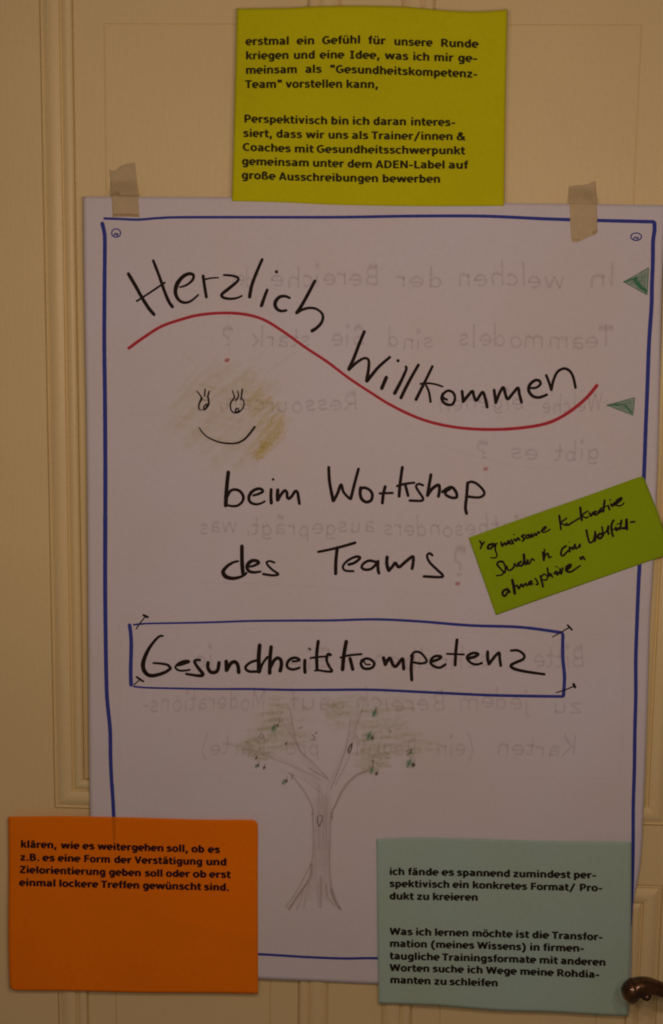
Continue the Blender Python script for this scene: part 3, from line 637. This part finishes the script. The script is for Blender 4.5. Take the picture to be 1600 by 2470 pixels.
pl(T2, [(1080, 525), (1000, 435), (930, 370), (900, 280), (878, 150)], 4, .85, 2, 2); pl(T2, [(1075, 520), (960, 400), (860, 260), (830, 180)], 4, .6, 2, 3)
pl(T2, [(1060, 540), (950, 480), (800, 420), (650, 365)], 4, .6, 2, 3); pl(T2, [(1040, 600), (960, 530), (820, 470)], 4, .5, 2, 3)
pl(T2, [(1100, 585), (1150, 450), (1185, 330), (1203, 200)], 4, .9, 2, 2); pl(T2, [(1120, 560), (1190, 420), (1230, 260), (1272, 130)], 4, .65, 3, 3)
pl(T2, [(1030, 560), (1040, 900)], 5, .4, 3, 5); pl(T2, [(1060, 600), (1065, 1000)], 6, .35, 3, 6); pl(T2, [(980, 470), (1080, 530)], 6, .6, 3, 3)
rb.build('tree_drawing', PENCIL, poster)
rb = Ribbon(d_poster, base=0.00007, step=0.0000006)
FOL = [([(30, 430), (110, 380), (230, 230), (330, 60), (380, 120), (420, 300), (600, 350), (560, 420), (380, 470), (260, 540), (130, 500)], -0.15, .6),
       ([(300, 60), (560, 120), (600, 240), (420, 320), (330, 220)], -0.1, .25),
       ([(700, 80), (900, 50), (1040, 90), (1320, 80), (1300, 240), (900, 270), (720, 320)], -0.08, .55),
       ([(950, 270), (1200, 250), (1560, 440), (1400, 500), (1180, 480), (1140, 590), (1000, 650), (900, 500)], -0.12, .6),
       ([(60, 390), (150, 380), (240, 500), (180, 560), (110, 500)], -0.2, .95), ([(990, 420), (1150, 420), (1130, 590), (1000, 640)], -0.1, .8),
       ([(710, 90), (800, 100), (830, 170), (740, 290), (700, 200)], -0.3, .7), ([(200, 180), (360, 150), (330, 400), (180, 420)], -0.3, .45)]
for P_, an, dn in FOL:
    hatch(rb, T3(P_), an, 6, 15, dn, jit=9); hatch(rb, T3(P_), an+.25, 9, 13, dn*.6, jit=9)
rb.build('tree_drawing', OLIVE, poster)
for x, y, r in ((310, 300, 9), (1060, 190, 9), (1020, 360, 10), (1320, 560, 11), (385, 700, 7), (180, 580, 5), (1040, 615, 8), (1330, 480, 6)):
    rb = Ribbon(d_poster, base=0.00016, step=0.000002); q = T3([(x, y)])[0]; rb.dot(q[0], q[1], r*1.3, r*1.4, .85); rb.stroke([(q[0]-r*.5, q[1]+r*.7), (q[0]+r*.4, q[1]-r*1.2)], r*.9, dens=.6)
    rb.build('leaf_mark', TREELEAF, poster)
for x, y, r in ((340, 278, 4), (1045, 370, 5), (1350, 570, 7), (1075, 635, 6), (195, 575, 4), (240, 590, 5), (405, 690, 5), (402, 412, 4), (180, 520, 4), (625, 335, 2)):
    rb = Ribbon(d_poster, base=0.0003, step=0.000002); q = T3([(x, y)])[0]; rb.dot(q[0], q[1], r, r, .9); rb.stroke([(q[0]-2, q[1]+r), (q[0]+3, q[1]-r*2)], 2.6, dens=.8); rb.build('seed_mark', DARKLEAF, poster)
for st in ([(1072, 140), (1070, 180)], [(890, 410), (862, 480), (880, 470), (893, 415)], [(455, 640), (440, 680)], [(1040, 540), (1052, 530), (1048, 575)], [(1290, 470), (1340, 455), (1300, 500)], [(220, 330), (200, 370), (225, 380), (232, 340)], [(600, 350), (620, 375), (590, 385)], [(500, 300), (520, 290)], [(345, 220), (360, 250)], [(1165, 310), (1185, 320), (1170, 335)]):
    rb = Ribbon(d_poster, base=0.0003); rb.stroke(T3(st), 3.0, dens=.7, res=3); rb.build('twig_mark', DARKLEAF, poster)
rb = Ribbon(d_poster, base=0.0003); rb.stroke([(767, 1968), (766, 1980), (770, 1993), (775, 1985), (778, 1970), (772, 1967)], 3.2, dens=.85); rb.build('knot_mark', DARKLEAF, poster); rb = Ribbon(d_poster, base=0.0003); rb.stroke([(849, 1793), (840, 1806), (842, 1816), (848, 1806), (850, 1793)], 3.6, dens=1.0)
rb.build('knot_mark', DARKLEAF, poster)

# ------------------------------------------------------------------ masking tape
def tape(label, top, right, bottom, left, yk, stains):
    def dp(x, y): return lerp(-0.0033, d_poster(x, y)+0.0007, sm(yk-42, yk+2, y)) + 0.0003*noise.noise(Vector((x*.05, y*.05, 9)))
    t = thing('tape_strip', label, 'tape', at((top[0][0]+top[-1][0])/2, (top[0][1]+bottom[0][1])/2, 0.003)); t['group'] = 'masking tape holding the poster'
    sheet('tape_band', top, right, bottom, left, dp, TAPE, t, 16, 34, 0.00012)
    for pts, wd, dn in stains:
        rb = Ribbon(dp, base=0.00012); rb.stroke(pts, wd, dens=dn, cap=False); rb.build('crease', CREASE, t)
    return t
CREASE = ink('tape_crease', (0.36, 0.20, 0.09), 0.5, soft=1.0, grain=0.5, gscale=350)
t1 = tape('beige masking tape strip at the upper left corner of the poster', [(264.6, 410), (277, 412), (287, 404), (296, 398.5), (311, 395), (326, 392.7)], [(326, 392.7), (331, 440), (334, 480), (337, 524)], [(272.4, 524), (300, 523), (337, 525)], [(264.6, 410), (267, 440), (270, 480), (272.4, 524)], 474, [([(270, 470), (300, 472), (334, 472)], 9, .7), ([(273, 464), (290, 466)], 10, .6), ([(273, 518), (305, 518), (336, 520)], 11, .75), ([(278, 492), (279, 494)], 4, .9)])
t2 = tape('beige masking tape strip at the right end of the poster, crossing the blue border', [(1372, 450), (1390, 447), (1415, 445), (1430, 438.5), (1437, 438)], [(1437, 438), (1440, 500), (1441, 540), (1442, 560)], [(1380, 584), (1396, 583), (1422, 571), (1436, 566), (1442, 560)], [(1372, 450), (1375, 510), (1377, 560), (1380, 584)], 492, [([(1374, 490), (1438, 492)], 5, .35), ([(1430, 562), (1441, 557)], 12, .7), ([(1382, 578), (1400, 577)], 7, .4)])

# ------------------------------------------------------------------ cards
def d_lime(x, y):
    return 0.0030 + d_poster(x, max(y, 478)) + 0.0022*math.sin((x-640)*0.0125)*(1-sm(60, 420, y)) + 0.0010*math.sin(x*0.008+y*0.01) + 0.0015*(1-sm(0, 200, y))
lime = thing('moderation_card', 'large yellow-green card with two printed paragraphs, above the poster', 'card', at(890, 495, 0.0105))
sheet('card_sheet', [(572, 20.7), (640, 20), (700, 19), (740, 16.5), (800, 14.5), (860, 13.8), (940, 15), (1000, 18), (1050, 23), (1090, 26), (1140, 28), (1190, 26), (1224, 23)], [(1224, 23), (1220, 200), (1218, 350), (1216, 496.5)],
      [(560, 485), (680, 488), (800, 493.5), (1000, 497), (1216, 496.5)], [(572, 20.7), (568, 200), (564, 350), (560, 485)], d_lime, LIME, lime, 60, 40, 0.0003)
printed(lime, d_lime, PRINT_SOFT, 560, 60, 2.487, 26.5, [
  ([(85, 122), (500, 117), (760, 112), (1100, 127), (1475, 138)], [('erstmal', 85, 340), ('ein', 392, 492), ('Gefühl', 545, 768), ('für', 820, 918), ('unsere', 975, 1200), ('Runde', 1255, 1475)]),
  ([(85, 208), (600, 202), (880, 205), (1180, 216), (1400, 222)], [('kriegen', 85, 338), ('und', 372, 495), ('eine', 530, 670), ('Idee,', 708, 885), ('was', 920, 1055), ('ich', 1088, 1183), ('mir', 1215, 1325), ('ge-', 1358, 1470)]),
  ([(85, 295), (500, 288), (700, 290), (1100, 304), (1470, 318)], [('meinsam', 85, 388), ('als', 443, 535), ('"Gesundheitskompetenz-', 590, 1470)]),
  ([(82, 380), (500, 377), (875, 380)], [('Team"', 82, 300), ('vorstellen', 325, 660), ('kann,', 688, 875)])], a=146, b=98)
printed(lime, d_lime, PRINT_SOFT, 560, 260, 2.487, 26.0, [
  ([(75, 88), (570, 100), (1000, 105), (1338, 110)], [('Perspektivisch', 75, 570), ('bin', 597, 698), ('ich', 725, 823), ('daran', 850, 1043), ('interes-', 1075, 1338)]),
  ([(70, 175), (500, 184), (900, 190), (1390, 195)], [('siert,', 70, 240), ('dass', 268, 418), ('wir', 447, 550), ('uns', 580, 695), ('als', 722, 815), ('Trainer/innen', 840, 1322), ('&', 1350, 1397)]),
  ([(68, 258), (400, 269), (900, 275), (1395, 280)], [('Coaches', 68, 350), ('mit', 378, 487), ('Gesundheitsschwerpunkt', 512, 1395)]),
  ([(62, 343), (460, 353), (850, 362), (1400, 366)], [('gemeinsam', 62, 460), ('unter', 487, 668), ('dem', 695, 838), ('ADEN-Label', 865, 1275), ('auf', 1302, 1412)]),
  ([(60, 426), (400, 438), (900, 447), (1247, 450)], [('große', 60, 258), ('Ausschreibungen', 285, 875), ('bewerben', 905, 1247)])], a=146, b=98)
def d_or(x, y): return 0.0022 + d_poster(max(x, 224), min(y, 2360)) + 0.0012*math.sin(x*0.006+1)*math.sin(y*0.009) + 0.0028*sm(2300, 2400, y)*(1-sm(20, 260, x)) + 0.0007*math.exp(-((y-2215-0.22*(x-400))/14)**2)*sm(330, 430, x) + 0.0018*(1-sm(1970, 2040, y))*sm(420, 620, x)
orange = thing('moderation_card', 'orange card with four printed lines at the lower left corner of the poster', 'card', at(320, 2390, 0.0105))
sheet('card_sheet', [(20.3, 1970), (160, 1969), (320, 1972), (480, 1977), (600, 1977.5), (616, 1980)], [(616, 1980), (622, 1992), (622, 2100), (622.5, 2250), (622.8, 2397)],
      [(29, 2385.5), (42, 2388.5), (180, 2390), (340, 2394), (500, 2395), (622.8, 2397)], [(20.3, 1970), (21.5, 2100), (20.5, 2250), (23.5, 2372), (29, 2385.5)], d_or, ORANGE, orange, 48, 36, 0.0003)
printed(orange, d_or, PRINT_O, 20, 1960, 2.487, 23.6, [
  ([(78, 210), (500, 222), (900, 233), (1268, 243)], [('klären,', 78, 290), ('wie', 320, 425), ('es', 450, 515), ('weitergehen', 540, 930), ('soll,', 953, 1078), ('ob', 1103, 1175), ('es', 1203, 1268)]),
  ([(75, 288), (430, 297), (737, 305), (1308, 318)], [('z.B.', 75, 187), ('es', 210, 277), ('eine', 302, 430), ('Form', 457, 610), ('der', 638, 737), ('Verstätigung', 762, 1163), ('und', 1190, 1308)]),
  ([(72, 363), (580, 377), (800, 383), (1330, 393)], [('Zielorientierung', 72, 582), ('geben', 607, 795), ('soll', 822, 925), ('oder', 950, 1087), ('ob', 1112, 1187), ('erst', 1210, 1332)]),
  ([(70, 440), (540, 451), (900, 460), (1325, 470)], [('einmal', 70, 283), ('lockere', 308, 537), ('Treffen', 560, 785), ('gewünscht', 810, 1155), ('sind.', 1178, 1325)])])
rb = Ribbon(d_or, base=0.00005); rb.stroke([(275, 1974), (276, 2025)], 15, dens=0.6); rb.build('show_through_line', ink('blue_under_orange', (0.25, 0.13, 0.02), 0.35, soft=1.0), orange)
def d_mint(x, y): return 0.0022 + max(0.0078, d_poster(min(x, 1490), min(y, 2370))) + 0.0012*math.sin(x*0.007+0.3)*math.sin(y*0.008+1) + 0.0012*sm(2350, 2450, y)
mint = thing('moderation_card', 'pale blue-green card with two printed paragraphs beside the door handle', 'card', at(1215, 2440, 0.011))
sheet('card_sheet', [(908.5, 2024), (1000, 2019.5), (1150, 2023), (1300, 2028), (1400, 2030), (1523.6, 2031)], [(1523.6, 2031), (1523, 2180), (1521.5, 2290), (1518.5, 2380), (1515, 2450.5)],
      [(914, 2420.5), (1050, 2425), (1200, 2437), (1330, 2441), (1430, 2447), (1515, 2450.5)], [(908.5, 2024), (910.5, 2200), (912, 2300), (914, 2420.5)], d_mint, MINT, mint, 48, 36, 0.0003)
printed(mint, d_mint, PRINT, 900, 2060, 2.57, 23.6, [
  ([(105, 130), (500, 135), (850, 143), (1380, 152)], [('ich', 105, 193), ('fände', 220, 403), ('es', 430, 500), ('spannend', 523, 847), ('zumindest', 872, 1222), ('per-', 1247, 1382)]),
  ([(105, 205), (590, 212), (950, 222), (1420, 232)], [('spektivisch', 105, 472), ('ein', 498, 593), ('konkretes', 620, 953), ('Format/', 980, 1252), ('Pro-', 1283, 1420)]),
  ([(105, 282), (648, 290)], [('dukt', 105, 250), ('zu', 275, 347), ('kreieren', 373, 648)])], a=138, b=95)
printed(mint, d_mint, PRINT, 900, 2220, 2.57, 23.8, [
  ([(107, 90), (590, 100), (965, 110), (1422, 125)], [('Was', 107, 243), ('ich', 268, 360), ('lernen', 385, 590), ('möchte', 618, 862), ('ist', 888, 965), ('die', 990, 1088), ('Transfor-', 1113, 1422)]),
  ([(107, 165), (620, 176), (948, 187), (1307, 195)], [('mation', 107, 333), ('(meines', 360, 625), ('Wissens)', 650, 948), ('in', 975, 1032), ('firmen-', 1058, 1307)]),
  ([(107, 242), (600, 254), (1008, 266), (1440, 282)], [('taugliche', 107, 410), ('Trainingsformate', 432, 1008), ('mit', 1035, 1143), ('anderen', 1167, 1440)]),
  ([(107, 315), (560, 326), (1000, 341), (1402, 358)], [('Worten', 107, 348), ('suche', 372, 560), ('ich', 587, 678), ('Wege', 705, 888), ('meine', 915, 1117), ('Rohdia-', 1143, 1402)]),
  ([(110, 390), (455, 401), (772, 410)], [('manten', 110, 355), ('zu', 382, 455), ('schleifen', 477, 772)])], a=138, b=95)
def d_note(x, y): return 0.0022 + d_poster(x, y) + 0.0012*math.sin((x+y)*0.006) + 0.0005*math.sin(x*.02)
note = thing('sticky_note', 'small tilted leaf-green note handwritten in black over the right edge of the poster', 'note', at(1370, 1330, 0.0098))
sheet('note_sheet', [(1130.6, 1297), (1270, 1247), (1410, 1198), (1543, 1150), (1551, 1150)], [(1551, 1150), (1557, 1160), (1590, 1245), (1617, 1336)], [(1196.4, 1484), (1340, 1433), (1480, 1384), (1617, 1336)], [(1130.6, 1297), (1152, 1358), (1174, 1420), (1196.4, 1484)], d_note, GREEN, note, 40, 24, 0.0003)
P_ = Z(1140, 1250, 5.93); Q_ = Z(1320, 1180, 6.425)
def nw(label, sk): hand('handwritten_line', BLACK, sk, parent=note, dep=d_note, label=label, k=1.15)
nw('first handwritten line', [(P_, 5.93, [([(105, 325), (130, 375), (115, 435)], 22), ([(132, 388), (165, 342)], 24), ([(300, 368), (240, 382), (218, 428), (262, 432), (310, 382), (332, 370), (325, 450), (350, 520), (330, 565), (262, 565)], 32, 16), ([(270, 430), (350, 362)], 20),
    ([(410, 345), (425, 400), (460, 350), (480, 385), (512, 322)], 24), ([(512, 365), (545, 325), (520, 350), (560, 370)], 22), ([(560, 310), (582, 362)], 26), ([(595, 235)], 10), ([(600, 300), (620, 325), (652, 282), (672, 312)], 26),
    ([(745, 238), (702, 258), (745, 295), (715, 325)], 24), ([(805, 232), (762, 262), (790, 290), (822, 240), (832, 280)], 22), ([(845, 222), (862, 268), (892, 215), (912, 250), (942, 192), (960, 215)], 22), ([(985, 188), (1040, 152), (1052, 118), (1002, 150), (1002, 200), (1050, 195), (1110, 160)], 22, 18)]),
  (Q_, 6.425, [([(190, 412), (203, 520), (215, 625)], 32, 24), ([(302, 450), (220, 522), (292, 560)], 22), ([(300, 530), (322, 558), (370, 530), (390, 515)], 26), ([(400, 510), (500, 450)], 24), ([(515, 285), (525, 400), (538, 478)], 32), ([(630, 340), (545, 400), (600, 442), (640, 430)], 22),
    ([(655, 372), (682, 420), (702, 372), (735, 352)], 26), ([(720, 388), (762, 352), (742, 342), (722, 390), (770, 395), (800, 362)], 24), ([(835, 312), (790, 350), (820, 362), (850, 322), (862, 350)], 24), ([(892, 175), (882, 260), (872, 345)], 30), ([(820, 300), (950, 250)], 16),
    ([(950, 262), (968, 315)], 28), ([(978, 168)], 12), ([(992, 232), (1012, 262), (1042, 212)], 30), ([(1042, 242), (1138, 172), (1152, 135), (1082, 172), (1062, 230), (1100, 258), (1160, 245), (1192, 212)], 34, 18)])])
nw('second handwritten line', [(P_, 5.93, [([(435, 622), (382, 622), (352, 660), (400, 720), (442, 770), (420, 808), (342, 823)], 28, 18), ([(445, 640), (472, 700), (462, 780)], 24), ([(492, 688), (505, 735), (545, 742), (590, 700), (605, 648)], 24), ([(600, 655), (640, 690), (650, 640)], 22),
    ([(695, 620), (652, 660), (700, 680), (738, 622)], 28), ([(735, 520), (742, 600), (748, 655)], 34), ([(770, 660), (795, 590), (790, 650), (825, 640)], 24), ([(830, 620), (855, 580), (882, 602)], 22), ([(1008, 488), (1022, 600)], 30), ([(1030, 445), (1038, 560)], 18), ([(1040, 532), (1082, 502), (1092, 560), (1128, 552)], 22)]),
  (Q_, 6.425, [([(292, 880), (232, 930), (216, 1010), (250, 1030), (330, 950), (382, 900)], 30, 24), ([(345, 900), (352, 970)], 26), ([(345, 820)], 8), ([(382, 900), (402, 935), (432, 850), (442, 920), (480, 900), (512, 850), (505, 900)], 24),
    ([(610, 635), (630, 740), (662, 828), (720, 790), (745, 655)], 30, 22), ([(745, 655), (758, 740), (740, 810)], 24), ([(862, 690), (802, 700), (792, 750), (832, 760), (872, 700)], 32), ([(852, 585), (868, 700)], 24), ([(870, 690), (922, 650), (952, 565), (945, 690), (962, 690)], 24),
    ([(1032, 482), (1002, 540), (1000, 640), (1022, 728)], 30), ([(1002, 640), (1082, 600)], 20), ([(1060, 590), (1075, 642), (1112, 600)], 26), ([(1152, 485), (1132, 620)], 30), ([(1075, 545), (1130, 530)], 14), ([(1170, 605), (1222, 590), (1230, 460), (1238, 620)], 34), ([(1298, 510), (1358, 505)], 26)])])
nw('third handwritten line', [(Q_, 6.425, [([(510, 1060), (530, 1090), (552, 1042), (582, 1090)], 26)]), (P_, 5.93, [([(502, 1012), (442, 1040), (432, 1090), (470, 1110), (520, 1030), (532, 1060)], 32, 26), ([(570, 885), (590, 980), (605, 1075)], 36), ([(600, 985), (640, 960), (662, 1010), (700, 942), (722, 982), (758, 932), (780, 965)], 24),
    ([(805, 945), (832, 930), (850, 900), (820, 908), (802, 950), (860, 940)], 24), ([(900, 862), (922, 900), (940, 940), (912, 950)], 22), ([(972, 825), (990, 900), (1010, 978)], 26), ([(982, 850), (1020, 800), (1072, 830), (1060, 880), (1002, 882)], 20), ([(1070, 715), (1095, 830), (1112, 790), (1142, 840)], 24),
    ([(1172, 792), (1200, 760), (1212, 812), (1242, 770)], 26), ([(1190, 690)], 9), ([(1218, 702)], 9), ([(1252, 722), (1268, 800), (1292, 712)], 24), ([(1342, 742), (1400, 692), (1402, 662), (1342, 700), (1352, 760), (1412, 765), (1480, 720), (1541, 680)], 34, 20)])])
